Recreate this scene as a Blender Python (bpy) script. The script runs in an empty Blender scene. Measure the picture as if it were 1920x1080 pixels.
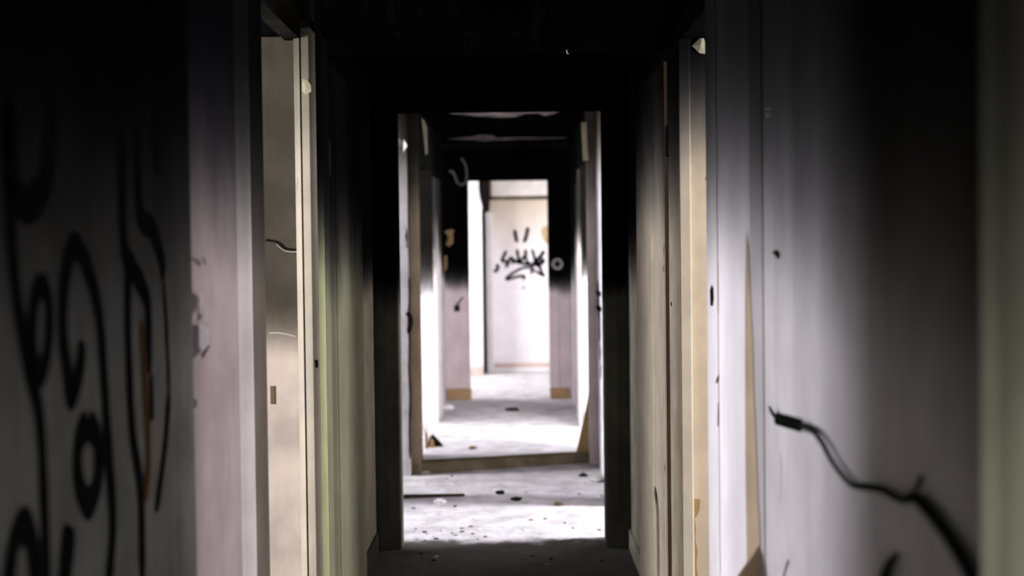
import bpy, bmesh, math, random
from mathutils import Vector, Matrix, noise as mnoise
random.seed(7)
S = bpy.context.scene
COL = S.collection
S.view_settings.view_transform = 'Standard'
S.view_settings.look = 'None'
S.view_settings.gamma = 1
S.view_settings.use_curve_mapping = False
S.view_settings.exposure = 0.0

# ------------------------------------------------------------------ camera
F = 2666.67                       # focal length in pixels of the 1920 px frame (50 mm on 36 mm)
EYE = Vector((0, 0, 1.36))
RHO = -0.012
def cam_axes():
    X, Y, Z = Vector((1, 0, 0)), Vector((0, 1, 0)), Vector((0, 0, 1))
    R, U = X.copy(), Z.copy()
    for _ in range(6):
        fw = (Y - R*(5/F) - U*(70/F)).normalized()
        R0 = fw.cross(Z).normalized()
        U0 = R0.cross(fw).normalized()
        R = R0*math.cos(RHO) + U0*math.sin(RHO)
        U = U0*math.cos(RHO) - R0*math.sin(RHO)
    return R, U, fw
R_, U_, F_ = cam_axes()
cd = bpy.data.cameras.new('camera')
cam = bpy.data.objects.new('camera', cd)
COL.objects.link(cam)
m = Matrix((( R_.x, U_.x, -F_.x, EYE.x), (R_.y, U_.y, -F_.y, EYE.y), (R_.z, U_.z, -F_.z, EYE.z), (0, 0, 0, 1)))
cam.matrix_world = m
cd.sensor_width = 36
cd.lens = 50
cd.clip_start = 0.05
cd.dof.use_dof = True
cd.dof.focus_distance = 4.6
cd.dof.aperture_fstop = 2.4
S.camera = cam
def ray(px, py): return (F_*F + R_*(px-960) - U_*(py-540)).normalized()
def onX(px, py, X):
    d = ray(px, py); return EYE + d*(X/d.x)
def onY(px, py, Y):
    d = ray(px, py); return EYE + d*(Y/d.y)
def onZ(px, py, Z):
    d = ray(px, py); return EYE + d*((Z-EYE.z)/d.z)
def yx(px, X, py=600): return onX(px, py, X).y

# ------------------------------------------------------------------ materials
def lin(c): return tuple((v/255/12.92 if v/255 <= .04045 else ((v/255+.055)/1.055)**2.4) for v in c)
SOOT = (.0035, .0036, .0042)
MATS = {}
def burnt(name, base, z0=None, w=.2, amp=.10, soot=SOOT, mott=.25, near_dark=None, chip=None, chip_t=.64, chip_s=(14, 14, 3), rough=.8,
          streak=.15, bump=.25, base2=None, b2z=1.0, b2w=.3, grime=None, yfade=None, soot_s=(3.5, 3.5, 1.6)):
    """painted plaster / wood with fire soot above a height z0, chips and mottling"""
    if name in MATS: return MATS[name]
    mt = bpy.data.materials.new(name); mt.use_nodes = True
    nt = mt.node_tree; nd = nt.nodes; lk = nt.links
    nd.clear()
    def N(t, **k):
        n = nd.new(t)
        for a, b in k.items(): setattr(n, a, b)
        return n
    out = N('ShaderNodeOutputMaterial'); bs = N('ShaderNodeBsdfPrincipled')
    lk.new(bs.outputs[0], out.inputs[0])
    bs.inputs['Roughness'].default_value = rough
    bs.inputs['Specular IOR Level'].default_value = 0.0
    geo = N('ShaderNodeNewGeometry'); sep = N('ShaderNodeSeparateXYZ'); lk.new(geo.outputs['Position'], sep.inputs[0])
    def nz(scale, detail=5, vec=(1, 1, 1), rgh=.55):
        mp = N('ShaderNodeMapping'); mp.inputs['Scale'].default_value = vec
        lk.new(geo.outputs['Position'], mp.inputs[0])
        n = N('ShaderNodeTexNoise'); n.inputs['Scale'].default_value = scale; n.inputs['Detail'].default_value = detail
        n.inputs['Roughness'].default_value = rgh
        lk.new(mp.outputs[0], n.inputs['Vector']); return n.outputs[0]
    def mr(src, a, b, c=0., d=1., sm=True):
        n = N('ShaderNodeMapRange'); n.interpolation_type = 'SMOOTHSTEP' if sm else 'LINEAR'
        lk.new(src, n.inputs[0])
        for i, v in enumerate((a, b, c, d)): n.inputs[1+i].default_value = v
        return n.outputs[0]
    def mix(f, a, b, mode='MIX'):
        n = N('ShaderNodeMix'); n.data_type = 'RGBA'; n.blend_type = mode
        if isinstance(f, float): n.inputs[0].default_value = f
        else: lk.new(f, n.inputs[0])
        for i, v in ((6, a), (7, b)):
            if isinstance(v, tuple): n.inputs[i].default_value = (*v[:3], 1)
            else: lk.new(v, n.inputs[i])
        return n.outputs[2]
    def math_(op, a, b):
        n = N('ShaderNodeMath'); n.operation = op
        for i, v in enumerate((a, b)):
            if isinstance(v, (int, float)): n.inputs[i].default_value = v
            else: lk.new(v, n.inputs[i])
        return n.outputs[0]
    col = tuple(base)
    if base2:
        s = math_('ADD', sep.outputs[2], math_('MULTIPLY', math_('SUBTRACT', nz(5), .5), .25))
        col = mix(mr(s, b2z-b2w, b2z+b2w), col, tuple(base2))
    n1 = nz(6, 8)
    dark = mr(n1, .3, .7, 1-mott, 1.0)
    cc = N('ShaderNodeCombineColor')
    for i in range(3): lk.new(dark, cc.inputs[i])
    col = mix(1.0, col, cc.outputs[0], 'MULTIPLY')
    if streak:
        s = mr(nz(1, 6, (26, 26, .9)), .45, .75, 1.0, 1-streak)
        c2 = N('ShaderNodeCombineColor')
        for i in range(3): lk.new(s, c2.inputs[i])
        col = mix(1.0, col, c2.outputs[0], 'MULTIPLY')
    if grime:
        col = mix(mr(nz(16, 8, (1, 1, .35)), .52, .70, 0, .8), col, tuple(grime))
    if chip:
        ch = mr(nz(1, 7, chip_s, .6), chip_t, chip_t+.02)
        col = mix(ch, col, tuple(chip))
    if z0 is not None:
        zz = math_('ADD', sep.outputs[2], math_('MULTIPLY', math_('SUBTRACT', nz(1, 6, soot_s), .5), amp*4))
        if yfade:   # soot line that sinks or rises along the corridor: (y at start, slope)
            zz = math_('SUBTRACT', zz, math_('MULTIPLY', math_('SUBTRACT', sep.outputs[1], yfade[0]), yfade[1]))
        f = mr(zz, z0-w, z0+w)
        pc = N('ShaderNodeCombineColor')      # soot film: thickens upward, so it darkens the paint exponentially
        for i in range(3): lk.new(math_('POWER', soot[i]/base[i], f), pc.inputs[i])
        col = mix(1.0, col, pc.outputs[0], 'MULTIPLY')
    if near_dark:     # darkens the base colour on the near stretch of floor
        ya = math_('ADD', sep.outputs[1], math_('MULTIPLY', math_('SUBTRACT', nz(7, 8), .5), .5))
        col = mix(mr(ya, near_dark-.10, near_dark+.06, 1, 0), col, mix(.88, col, (.045, .042, .034)))
    lk.new(col, bs.inputs['Base Color'])
    if bump:
        bp = N('ShaderNodeBump'); bp.inputs['Strength'].default_value = bump; bp.inputs['Distance'].default_value = .006
        lk.new(nz(22, 9), bp.inputs['Height']); lk.new(bp.outputs[0], bs.inputs['Normal'])
    MATS[name] = mt
    return mt
def plain(name, c, rough=.8, metal=0.):
    if name in MATS: return MATS[name]
    mt = burnt(name, c, mott=.3, streak=0, bump=.15, rough=rough)
    mt.node_tree.nodes['Principled BSDF'].inputs['Metallic'].default_value = metal
    return mt

# ------------------------------------------------------------------ mesh helpers
class MB:
    def __init__(s): s.bm = bmesh.new(); s.k = 0
    def mat(s, k): s.k = k; return s
    def _f(s, vs):
        try:
            f = s.bm.faces.new(vs); f.material_index = s.k; return f
        except ValueError: return None
    def box(s, x0, x1, y0, y1, z0, z1):
        v = [s.bm.verts.new((x, y, z)) for z in (z0, z1) for y in (y0, y1) for x in (x0, x1)]
        for q in ((0, 2, 3, 1), (4, 5, 7, 6), (0, 1, 5, 4), (2, 6, 7, 3), (0, 4, 6, 2), (1, 3, 7, 5)): s._f([v[i] for i in q])
        return s
    def prism(s, plan, z0, z1):
        a = [s.bm.verts.new((x, y, z0)) for x, y in plan]; b = [s.bm.verts.new((x, y, z1)) for x, y in plan]
        n = len(plan)
        s._f(a[::-1]); s._f(b)
        for i in range(n): s._f([a[i], a[(i+1) % n], b[(i+1) % n], b[i]])
        return s
    def extrude_poly(s, pts, d):
        """flat polygon (3D points) given thickness by offset vector d"""
        d = Vector(d)
        a = [s.bm.verts.new(p) for p in pts]; b = [s.bm.verts.new(Vector(p)+d) for p in pts]
        n = len(pts); s._f(a[::-1]); s._f(b)
        for i in range(n): s._f([a[i], a[(i+1) % n], b[(i+1) % n], b[i]])
        return s
    def tube(s, pts, r, seg=8, twist=0):
        pts = [Vector(p) for p in pts]; rs = r if isinstance(r, (list, tuple)) else [r]*len(pts)
        rings = []
        up = Vector((0, 0, 1))
        for i, p in enumerate(pts):
            t = (pts[min(i+1, len(pts)-1)] - pts[max(i-1, 0)]).normalized()
            a = t.cross(up)
            if a.length < 1e-3: a = t.cross(Vector((1, 0, 0)))
            a.normalize(); b = a.cross(t).normalized()
            rings.append([s.bm.verts.new(p + (a*math.cos(2*math.pi*k/seg) + b*math.sin(2*math.pi*k/seg))*rs[i]) for k in range(seg)])
        for A, B in zip(rings, rings[1:]):
            for k in range(seg): s._f([A[k], A[(k+1) % seg], B[(k+1) % seg], B[k]])
        s._f(rings[0][::-1]); s._f(rings[-1])
        return s
    def obj(s, name, mats, parent=None, bevel=0, smooth=False, origin=None):
        bmesh.ops.recalc_face_normals(s.bm, faces=s.bm.faces)
        if bevel: bmesh.ops.bevel(s.bm, geom=list(s.bm.edges), offset=bevel, segments=2, profile=.6, affect='EDGES', clamp_overlap=True)
        if origin is not None: bmesh.ops.translate(s.bm, verts=s.bm.verts, vec=-Vector(origin))
        me = bpy.data.meshes.new(name); s.bm.to_mesh(me); s.bm.free()
        for mt in (mats if isinstance(mats, (list, tuple)) else [mats]): me.materials.append(mt)
        if smooth:
            for p in me.polygons: p.use_smooth = True
        o = bpy.data.objects.new(name, me); COL.objects.link(o)
        if origin is not None: o.location = origin
        if parent:
            o.parent = parent
            if origin is not None: o.location = Vector(origin) - parent.location
            elif parent.location.length: o.matrix_parent_inverse = Matrix.Translation(-parent.location)
        return o
def tag(o, label=None, cat=None, group=None, kind=None):
    if label: o['label'] = label
    if cat: o['category'] = cat
    if group: o['group'] = group
    if kind: o['kind'] = kind
    return o
def struct(o, label, cat): return tag(o, label, cat, kind='structure')

def spline(pts, n=10):
    out = []
    P = [Vector(p) for p in pts]
    P = [P[0]*2-P[1]] + P + [P[-1]*2-P[-2]]
    for i in range(1, len(P)-2):
        for k in range(n):
            t = k/n
            out.append(.5*((2*P[i]) + (P[i+1]-P[i-1])*t + (2*P[i-1]-5*P[i]+4*P[i+1]-P[i+2])*t*t + (-P[i-1]+3*P[i]-3*P[i+1]+P[i+2])*t**3))
    out.append(P[-2]); return out
def ribbon(mb, pts, width, normal, lift=.0015, n=10, taper=True):
    """painted stroke: a flat film following pts (world, on a wall) with round ends"""
    nrm = Vector(normal); c = spline(pts, n) if len(pts) > 2 else spline([pts[0], (Vector(pts[0])+Vector(pts[1]))/2, pts[1]], n)
    L = []
    for i, p in enumerate(c):
        t = c[min(i+1, len(c)-1)] - c[max(i-1, 0)]
        t.normalize(); s = nrm.cross(t).normalized()
        w = width/2*(1+.14*mnoise.noise(p*23))
        e = min(i, len(c)-1-i)
        if taper and e < 3: w *= (.55, .8, .94)[e]
        L.append((p + s*w + nrm*lift, p - s*w + nrm*lift))
    V = [(mb.bm.verts.new(a), mb.bm.verts.new(b)) for a, b in L]
    for A, B in zip(V, V[1:]): mb._f([A[0], B[0], B[1], A[1]])

# ------------------------------------------------------------------ dimensions
XL, XR = -.646, .515             # corridor wall faces
T = .14                          # side wall thickness
H = 2.35                         # ceiling
Y1, Y2, Y3, Y4 = 6.48, 8.68, 13.0, 16.0
HEAD = 2.0

# ------------------------------------------------------------------ palette
cream = (.52, .47, .37); pinkp = (.50, .40, .38); lav = (.60, .56, .60); white = (.78, .75, .76)
beige = (.50, .40, .27); green = (.37, .41, .20); grgr = (.25, .25, .18); wood = (.26, .15, .07); pale = (.66, .62, .52)

M_left_pink = burnt('pink_plaster', (.50, .41, .40), z0=1.6, w=0.32, amp=.03, mott=.22, streak=.04)
M_lining = burnt('grey_lining', (.24, .235, .21), z0=1.5, w=0.36, amp=.03, mott=.3)
M_reveal = burnt('stained_reveal_plaster', (.60, .51, .46), z0=1.13, w=0.09, amp=.02, soot=(.085, .073, .058), mott=.30, grime=None, bump=.5)
M_cas_l = burnt('cream_casing', (.50, .44, .37), z0=1.86, w=0.25, amp=.05, mott=.2, chip=(.20, .15, .09), chip_t=.70, soot=(.10, .095, .07))
M_cas_g = burnt('green_casing', (.66, .70, .40), z0=1.48, w=0.24, amp=.05, mott=.2, streak=.05)
M_leaf_l = burnt('grey_green_door_paint', (.28, .27, .195), z0=1.41, w=0.26, amp=.07, mott=.15, streak=.05, chip=(.10, .09, .05), chip_t=.72)
M_cas_near_l = burnt('brown_grey_casing', (.20, .17, .14), z0=1.56, w=0.34, amp=.03, mott=.2)
M_bead = burnt('worn_bead', (.80, .72, .72), z0=1.62, w=0.32, amp=.03, soot=(.008, .008, .007), mott=.2)
M_cross1 = burnt('sooty_cross_wall', (.11, .11, .092), z0=1.2, w=0.12, amp=.09, mott=.4, soot=(.0012, .0012, .0016))
M_mid_l = burnt('left_strip_wall', (.30, .26, .20), z0=1.27, w=0.13, amp=.05, mott=.25)
M_mid_r = burnt('right_strip_wall', (.50, .51, .40), z0=1.35, w=0.22, amp=.06, mott=.3)
M_leaf_r = burnt('cream_door_paint', (.70, .61, .52), z0=1.7, w=0.36, amp=.05, mott=.18, streak=.06, chip=(.14, .10, .06), chip_t=.70, chip_s=(30, 30, 4))
M_cas_r = burnt('beige_casing', (.61, .525, .42), z0=1.82, w=0.3, amp=.06, mott=.2, streak=.07, chip=(.25, .17, .09), chip_t=.69, chip_s=(26, 26, 5))
M_jamb_r = burnt('ochre_jamb', (.64, .52, .39), z0=1.8, w=0.28, amp=.05, mott=.2, streak=.07, chip=(.32, .21, .10), chip_t=.70, chip_s=(20, 20, 6))
M_white_r = burnt('white_board_paint', (.80, .76, .80), z0=1.58, w=0.36, amp=.03, mott=.10, streak=.12, chip=(.30, .24, .18), chip_t=.735, chip_s=(30, 30, 4), soot=(.006, .006, .006))
M_raw = burnt('raw_edge_wood', (.56, .44, .32), z0=1.52, w=0.32, amp=.03, mott=.2, soot=(.012, .012, .010))
M_wall_r = burnt('lavender_plaster', (.57, .545, .57), z0=1.55, w=0.36, amp=.035, mott=.14, streak=.10, soot=(.005, .005, .005), bump=.15, yfade=(2.8, .12))
M_near_r = burnt('olive_casing', (.42, .42, .32), z0=1.52, w=0.5, amp=.03, mott=.2, soot=(.004, .004, .0035))
M_soot = burnt('soot_black', (.002, .002, .0024), mott=.5, streak=.3)
M_ceil = burnt('sooty_ceiling', (.0014, .0014, .0016), mott=.5, streak=0)
M_ceil_n = burnt('black_ceiling', (.002, .002, .0024), mott=.5, streak=0)
M_floor = burnt('dusty_concrete', (.56, .54, .565), mott=.34, streak=0, grime=(.34, .31, .28), bump=.8, near_dark=6.66, chip=(.12, .10, .08), chip_t=.70, chip_s=(9, 5, 1))
M_sec2 = burnt('peeling_grey_white_plaster', (.62, .60, .63), z0=1.95, w=.25, amp=.05, soot=(.05, .045, .035), mott=.3, chip=(.03, .03, .03), chip_t=.64, chip_s=(22, 22, 4))
M_sec3 = burnt('scorched_white_plaster', (.52, .49, .51), z0=1.22, w=0.22, amp=.16, mott=.2, chip=(.05, .05, .045), chip_t=.66, chip_s=(16, 16, 2.2), soot=(.004, .004, .0036))
M_post = burnt('brown_post_wood', (.34, .25, .17), z0=1.75, w=.3, amp=.1, mott=.3, soot=(.03, .026, .02), base2=(.42, .34, .24), b2z=1.0)
M_post_r = burnt('pale_post_wood', (.52, .45, .42), z0=1.85, w=.3, amp=.06, mott=.25, soot=(.09, .08, .065), chip=(.2, .15, .1), chip_t=.7)
M_trim3 = burnt('white_trim_paint', (.58, .53, .53), z0=1.45, w=0.2, amp=.22, mott=.15, chip=(.28, .17, .08), chip_t=.66, chip_s=(18, 18, 3), soot=(.02, .019, .017))
M_cross3 = burnt('scorched_pink_wall', (.66, .56, .58), z0=1.11, w=0.17, amp=.05, mott=.15, soot=(.0018, .0018, .0018), bump=.2)
M_end = burnt('pale_end_wall', (.80, .76, .79), mott=.07, streak=.03, bump=.1, base2=(.60, .52, .43), b2z=1.50, b2w=.45)
M_endw = burnt('end_room_white', (.74, .72, .73), mott=.08, streak=.05, bump=.1)
M_bb = burnt('brown_baseboard', (.42, .27, .15), mott=.3, streak=0)
M_bb_p = burnt('pink_baseboard', (.60, .47, .42), mott=.2, streak=0)
M_thr = burnt('olive_sill_wood', (.23, .185, .12), mott=.45, streak=0, grime=(.12, .12, .05), bump=.6)
M_room = burnt('side_room_plaster', (.42, .40, .36), mott=.3)
M_black = plain('black_spray_paint', (.006, .0065, .0075), .6)
M_tagp = plain('faded_black_spray', (.012, .012, .014), .7)
M_cable = plain('black_rubber', (.020, .023, .020), .6)
M_dark = plain('charred_wood_and_gap_shade', (.013, .011, .009), .9)
M_rawwood = plain('raw_wood', (.42, .27, .12), .8)
M_rawdark = plain('dark_raw_wood', (.20, .12, .055), .85)
M_flake = burnt('pale_paint_flake', (.88, .85, .88), mott=.05, streak=0, bump=.1)
M_flakeb = plain('brown_paper', (.20, .12, .07), .8)
M_flakec = plain('cream_paint_flake', (.72, .68, .52), .7)
M_crumb = plain('grey_plaster_crumb', (.42, .40, .39), .9)
M_crumbw = plain('white_plaster_crumb', (.74, .72, .73), .9)
M_coal = plain('charcoal', (.016, .016, .013), .9)
M_metal = plain('rusty_metal', (.16, .11, .07), .5, .4)
M_grey = plain('grey_plastic', (.36, .37, .36), .5)
M_wire = plain('grey_wire', (.12, .12, .12), .5)
M_orange = plain('rust_streak', (.10, .055, .025), .8)

# ------------------------------------------------------------------ floor and ceiling
fl = MB(); n = 0
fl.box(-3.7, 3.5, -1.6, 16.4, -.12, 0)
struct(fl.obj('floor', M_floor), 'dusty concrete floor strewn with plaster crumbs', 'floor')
c = MB(); c.mat(0).box(-3.7, 3.5, -1.6, 8.9, H, H+.12); c.mat(1).box(-3.7, 3.5, 8.9, 13.06, H, H+.12); c.mat(2).box(-3.7, 3.5, 13.06, 16.4, H, H+.12)
struct(c.obj('ceiling', [M_ceil_n, M_ceil, M_room]), 'soot blackened corridor ceiling with pale plaster patches', 'ceiling')

ceil = bpy.data.objects['ceiling']
M_bare = burnt('bare_ceiling_plaster', (.20, .175, .165), mott=.75, streak=0)
def bare(pts, z=H):
    b = MB(); P = [onZ(x, y, z-.004) for x, y in pts]
    b.extrude_poly(P, (0, 0, .003)); return b.obj('bare_patch', M_bare, ceil)
bare([(832, 206), (860, 203), (960, 202), (1066, 204), (1052, 208), (1036, 214), (1022, 217), (1008, 212), (985, 213), (966, 219), (935, 220), (890, 217), (845, 213)])
bare([(838, 261), (880, 258), (900, 254), (925, 255), (930, 259), (1010, 258), (1064, 259), (1010, 261), (928, 263), (905, 266), (888, 262)])
# ------------------------------------------------------------------ side walls (with door openings to the lit rooms)
def side_wall(name, sgn, x, segs, mat, label, extra=()):
    """segs: (y0, y1, 'wall'|'open') stretches along the corridor"""
    b = MB(); xa, xb = (x, x+T) if sgn > 0 else (x-T, x)
    for y0, y1, k in segs:
        if k == 'wall': b.box(xa, xb, y0, y1, 0, H)
        else: b.box(xa, xb, y0, y1, HEAD, H)
    return struct(b.obj(name, mat), label, 'wall')
DL0, DL1 = 3.60, 4.25            # left near doorway
DR0, DR1 = 3.68, 4.47            # right near doorway
wl = side_wall('wall_left', -1, XL, [(-1.5, .45, 'wall'), (.45, 1.15, 'open'), (1.15, DL0, 'wall'), (DL0, DL1, 'open')], M_left_pink, 'near left corridor wall of pinkish sooty plaster before the doorway')
wlm = side_wall('wall_left_middle', -1, XL, [(DL1, Y1+.12, 'wall')], M_mid_l, 'left corridor wall behind the folded grey green door')
wl2 = side_wall('wall_left_far', -1, XL, [(Y1+.12, 7.95, 'wall'), (7.95, 8.60, 'open'), (8.60, 8.8, 'wall')], M_sec2, 'flaking left wall just past the first dark doorway')
wl3 = side_wall('wall_left_rear', -1, XL, [(8.8, 9.5, 'wall'), (9.5, 11.2, 'open'), (11.2, Y3, 'wall')], M_sec3, 'scorched white left wall between the sill and the far doorway')
wr = side_wall('wall_right', 1, XR, [(-1.5, DR0, 'wall'), (DR0, DR1, 'open')], M_wall_r, 'near right corridor wall of lavender plaster with sooty top')
wrm = side_wall('wall_right_middle', 1, XR, [(DR1, Y1+.12, 'wall')], M_mid_r, 'right corridor wall behind the folded cream door')
wr2 = side_wall('wall_right_far', 1, XR, [(Y1+.12, 6.72, 'wall'), (6.72, 7.5, 'open'), (7.5, 9.1, 'wall')], M_sec2, 'flaking right wall just past the first dark doorway')
wr3 = side_wall('wall_right_rear', 1, XR, [(9.1, 9.55, 'wall'), (9.55, 10.9, 'open'), (10.9, Y3, 'wall')], M_sec3, 'scorched white right wall between the leaning board and far doorway')

# lining board with graffiti, left foreground
LX = -.630
ly = yx(361, LX)
lining = struct(MB().box(XL, LX, -1.4, .42, 0, H).box(XL, LX, 1.18, ly, 0, H).obj('trim_1', M_lining), 'dark grey lining panel with sprayed loops in left foreground', 'wall lining')

xs0_ = onY(559, 600, 4.185).x
# reveal facing of the left doorway (separate plaster skin on the far jamb)
rv = struct(MB().box(XL-T, xs0_, DL1-.035, DL1-.001, 0, HEAD).obj('trim_2', M_reveal, bevel=.003), 'plaster reveal of the left doorway, dirty above and pale below', 'door reveal')
# left doorway far casing, stepped toward the corridor
yl = yx(557, -.664)
b = MB()
b.mat(0)
yA = 4.20
xs = [onY(p, 600, yA-.03).x for p in (557, 569, 572, 589)]
b.prism([(xs[0], yA-.020), (xs[1], yA-.032), (xs[1], DL1+.03), (xs[0], DL1+.03)], 0, HEAD+.02)
b.prism([(xs[1], yA-.018), (xs[2], yA-.018), (xs[2], DL1+.03), (xs[1], DL1+.03)], 0, HEAD+.02)
b.prism([(xs[2], yA-.030), (xs[3]-.004, yA-.034), (xs[3], yA-.026), (xs[3], DL1+.03), (xs[2], DL1+.03)], 0, HEAD+.05)
cg = b.obj('trim_3', M_cas_l, bevel=.002); struct(cg, 'cream stepped casing on the far side of the left doorway', 'door casing')
xg = xs[3]
yg1 = yx(616, xg)
struct(MB().prism([(XL, DL1), (xg, DL1+.031), (xg-.002, yg1-.05), (xg-.018, yg1), (XL, yg1)], 0, HEAD+.1).obj('trim_4', M_cas_g), 'greenish casing face beside the left doorway, soot black on top', 'door casing')
# head of the left doorway casing
b = MB()
for xa, xb, za in ((xs[0]-.03, xs[1], HEAD-.012), (xs[1], xs[2], HEAD+.004), (xs[2], xs[3], HEAD+.018)):
    b.box(xa, xb, 3.55, DL1+.03, za, HEAD+.13)
struct(b.obj('trim_5', burnt('head_casing', (.018, .017, .014), mott=.5, streak=0)), 'sooty head casing over the left doorway', 'door casing')
# near casing of left doorway
nx = -.630
ya, yb = yx(499, nx), yx(471, nx)
b = MB(); b.mat(0).prism([(XL, ya+.02), (nx, ya), (nx, yb+.012), (XL, yb+.012)], 0, HEAD+.1)
struct(b.obj('trim_6', M_cas_near_l, bevel=.002), 'brown grey near casing of the left doorway', 'door casing')
b = MB(); yw = yx(447, XL); b.prism([(XL, yb+.011), (nx+.002, yb+.011), (nx+.003, yb-.012), (nx-.002, yb-.030), (XL+.004, yw+.012), (XL, yw)], 0, HEAD+.1)
struct(b.obj('trim_7', M_bead), 'pale worn bead along the near casing of the left doorway', 'door bead')
# jamb lining inside the near edge of left doorway
struct(MB().box(XL-T, XL, DL0-.02, DL0+.002, 0, HEAD).obj('trim_8', M_cas_near_l), 'near jamb board of the left doorway', 'door jamb')

# ------------------------------------------------------------------ doors folded back against the walls
def strip_y(px0, px1, X): return yx(px1, X), yx(px0, X)
LFX = -.600
y_far, y_near = yx(679, LFX), yx(632, LFX)
d1 = struct(MB().box(XL+.006, LFX, y_near, y_far, .015, HEAD-.02).obj('door_1', M_leaf_l, bevel=.004), 'grey green door folded flat against the left wall', 'door')
ys = yx(648, LFX)
b = MB(); b.box(LFX-.002, LFX+.007, y_near, ys-.004, .02, HEAD-.03).box(LFX-.002, LFX+.005, ys+.012, y_far, .02, HEAD-.03)
b.obj('door_board', M_leaf_l, d1, bevel=.003)
b = MB(); b.tube([(LFX-.02, y_near-.012, 1.62), (LFX-.02, y_near-.012, 1.74)], .009); b.obj('hinge', M_dark, d1, smooth=True)
b = MB(); b.tube([(LFX-.02, y_near-.012, .05), (LFX-.02, y_near-.012, .15)], .009); b.obj('hinge', M_dark, d1, smooth=True)
struct(MB().box(XL, XL+.010, yg1+.002, y_near+.01, 0, HEAD+.05).obj('groove_shade_backing', M_dark), 'dark strip painting the shaded gap between the greenish casing and the folded left door', 'door trim')  # dark backing painted in for the depth shadow of the grooves
# rebated strip between green casing and door (617..632)
xz = -.612
struct(MB().box(XL, xz-.004, yg1+.03, yg1+.10, 0, HEAD+.06).box(XL, xz, yg1+.115, y_near-.05, 0, HEAD+.06).obj('trim_9', M_leaf_l, bevel=.002), 'narrow grey rebate strips between green casing and folded left door', 'door trim')

RFX = .490
y_far, y_near = yx(1201, RFX), yx(1247, RFX)
d2 = struct(MB().box(RFX, XR-.006, y_near, y_far, .015, HEAD-.02).obj('door_2', M_leaf_r, bevel=.004), 'cream door folded flat against the right wall', 'door')
ysm = yx(1230, RFX)
b = MB(); b.box(RFX-.013, RFX+.002, ysm+.004, y_far, .02, HEAD-.03); b.box(RFX-.006, RFX+.002, y_near, ysm-.004, .02, HEAD-.03)
b.obj('door_board', M_leaf_r, d2, bevel=.003)
MB().box(RFX+.0025, XR-.012, y_near-.0035, y_near-.0003, .02, HEAD-.03).obj('gap_shade', plain('gap_shade_brown', (.085, .058, .042)), d2)  # dark strip painted in for the shadowed gap between door and casing
for z in (.08, 1.66):
    MB().tube([(RFX+.012, y_near-.012, z), (RFX+.012, y_near-.012, z+.1)], .008).obj('hinge', M_dark, d2, smooth=True)

# right doorway: far casing, jamb steps, near casing boards
xa = .505
yc0, yc1 = yx(1255, xa), yx(1275, xa)
struct(MB().box(xa, XR, yc1+.0, yc0, 0, HEAD+.08).obj('trim_10', burnt('grey_beige_casing', (.76, .67, .56), z0=1.69, w=0.32, amp=.05, chip=(.1, .08, .05), chip_t=.7), bevel=.002), 'grey beige far casing of the right doorway', 'door casing')
yj = yc1
xj = [onY(p, 600, yj).x for p in (1276, 1298, 1301, 1330)]
b = MB(); b.prism([(xj[0], yj-.016), (xj[1]-.006, yj-.020), (xj[1], yj-.010), (xj[1], DR1+.05), (xj[0], DR1+.05)], 0, HEAD)
struct(b.obj('trim_11', M_cas_r, bevel=.002), 'beige chipped door stop on the far jamb of the right doorway', 'door stop')
b = MB(); b.box(xj[1], XR+T, yj, DR1+.05, 0, HEAD)
jr = struct(b.obj('trim_12', M_jamb_r, bevel=.002), 'ochre far jamb of the right doorway with torn paint', 'door jamb')
# torn paint on that jamb
b = MB()
pts = [(1300, 935), (1313, 936), (1312, 955), (1308, 966), (1303, 972), (1305, 990), (1304, 1010), (1308, 1035), (1306, 1060), (1309, 1080), (1302, 1082), (1300, 1040), (1301, 990), (1298, 965)]
b.extrude_poly([onY(x, y, yj-.0015) for x, y in pts], (0, .0014, 0)); b.obj('paint_tear', M_rawwood, jr)
# near casing boards
wx = .485
y0, y1, y2 = yx(1326, wx), yx(1347, wx), yx(1398, wx)
struct(MB().prism([(XR, y0+.02), (wx, y0), (wx-.001, y1+.006), (wx+.004, y1+.003), (XR, y1+.003)], 0, H).obj('trim_13', M_white_r), 'narrow white casing board at the near edge of the right doorway', 'door casing')
mort = None
pl = [(XR, y1), (wx+.004, y1)] 
for k in range(9):
    t = k/8; yy = y1 - .004 + (y2-y1+.004)*t
    pl.append((wx - .012*math.sin(math.pi*min(1, t*1.05)) + .010*t**3, yy))
pl += [(XR, y2)]
wb = struct(MB().prism(pl, 0, H).obj('trim_14', M_white_r, smooth=False), 'wide bright white board beside the right doorway', 'wall board')
xe = wx+.010
b = MB(); SG = [(0, 1431), (H, 1431)]; V = []
for z, p in SG:
    yy = yx(p, XR-.002); V.append([b.bm.verts.new(q) for q in ((xe+.0003, y2-.0005, z), (XR, y2-.0005, z), (XR, yy-.002, z), (XR-.003, yy, z))])
for A, B in zip(V, V[1:]):
    for k in range(4): b._f([A[k], A[(k+1) % 4], B[(k+1) % 4], B[k]])
b._f(V[0]); b._f(V[-1])
t15 = struct(b.obj('trim_15', M_wall_r), 'chamfered edge of the wide white board with torn raw wood showing', 'wall board edge')
pa, pb = Vector((xe+.0003, y2-.0005, 0)), Vector((XR-.003, yx(1431, XR-.002), 0))
ed = (pb-pa).normalized(); nn = Vector((-abs(ed.y), -abs(ed.x), 0)).normalized()
def onE(px, py):
    d = ray(px, py); return EYE + d*((pa-EYE).dot(nn)/d.dot(nn)) + nn*.0006
b = MB(); b.extrude_poly([onE(*q) for q in ((1400, 430), (1405, 480), (1408, 560), (1412, 640), (1414, 720), (1418, 820), (1422, 930), (1426, 1010), (1427, 1095), (1402, 1095), (1399, 900), (1398, 700), (1398, 550))], nn*.0008)
b.obj('bare_wood', M_raw, t15)
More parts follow.
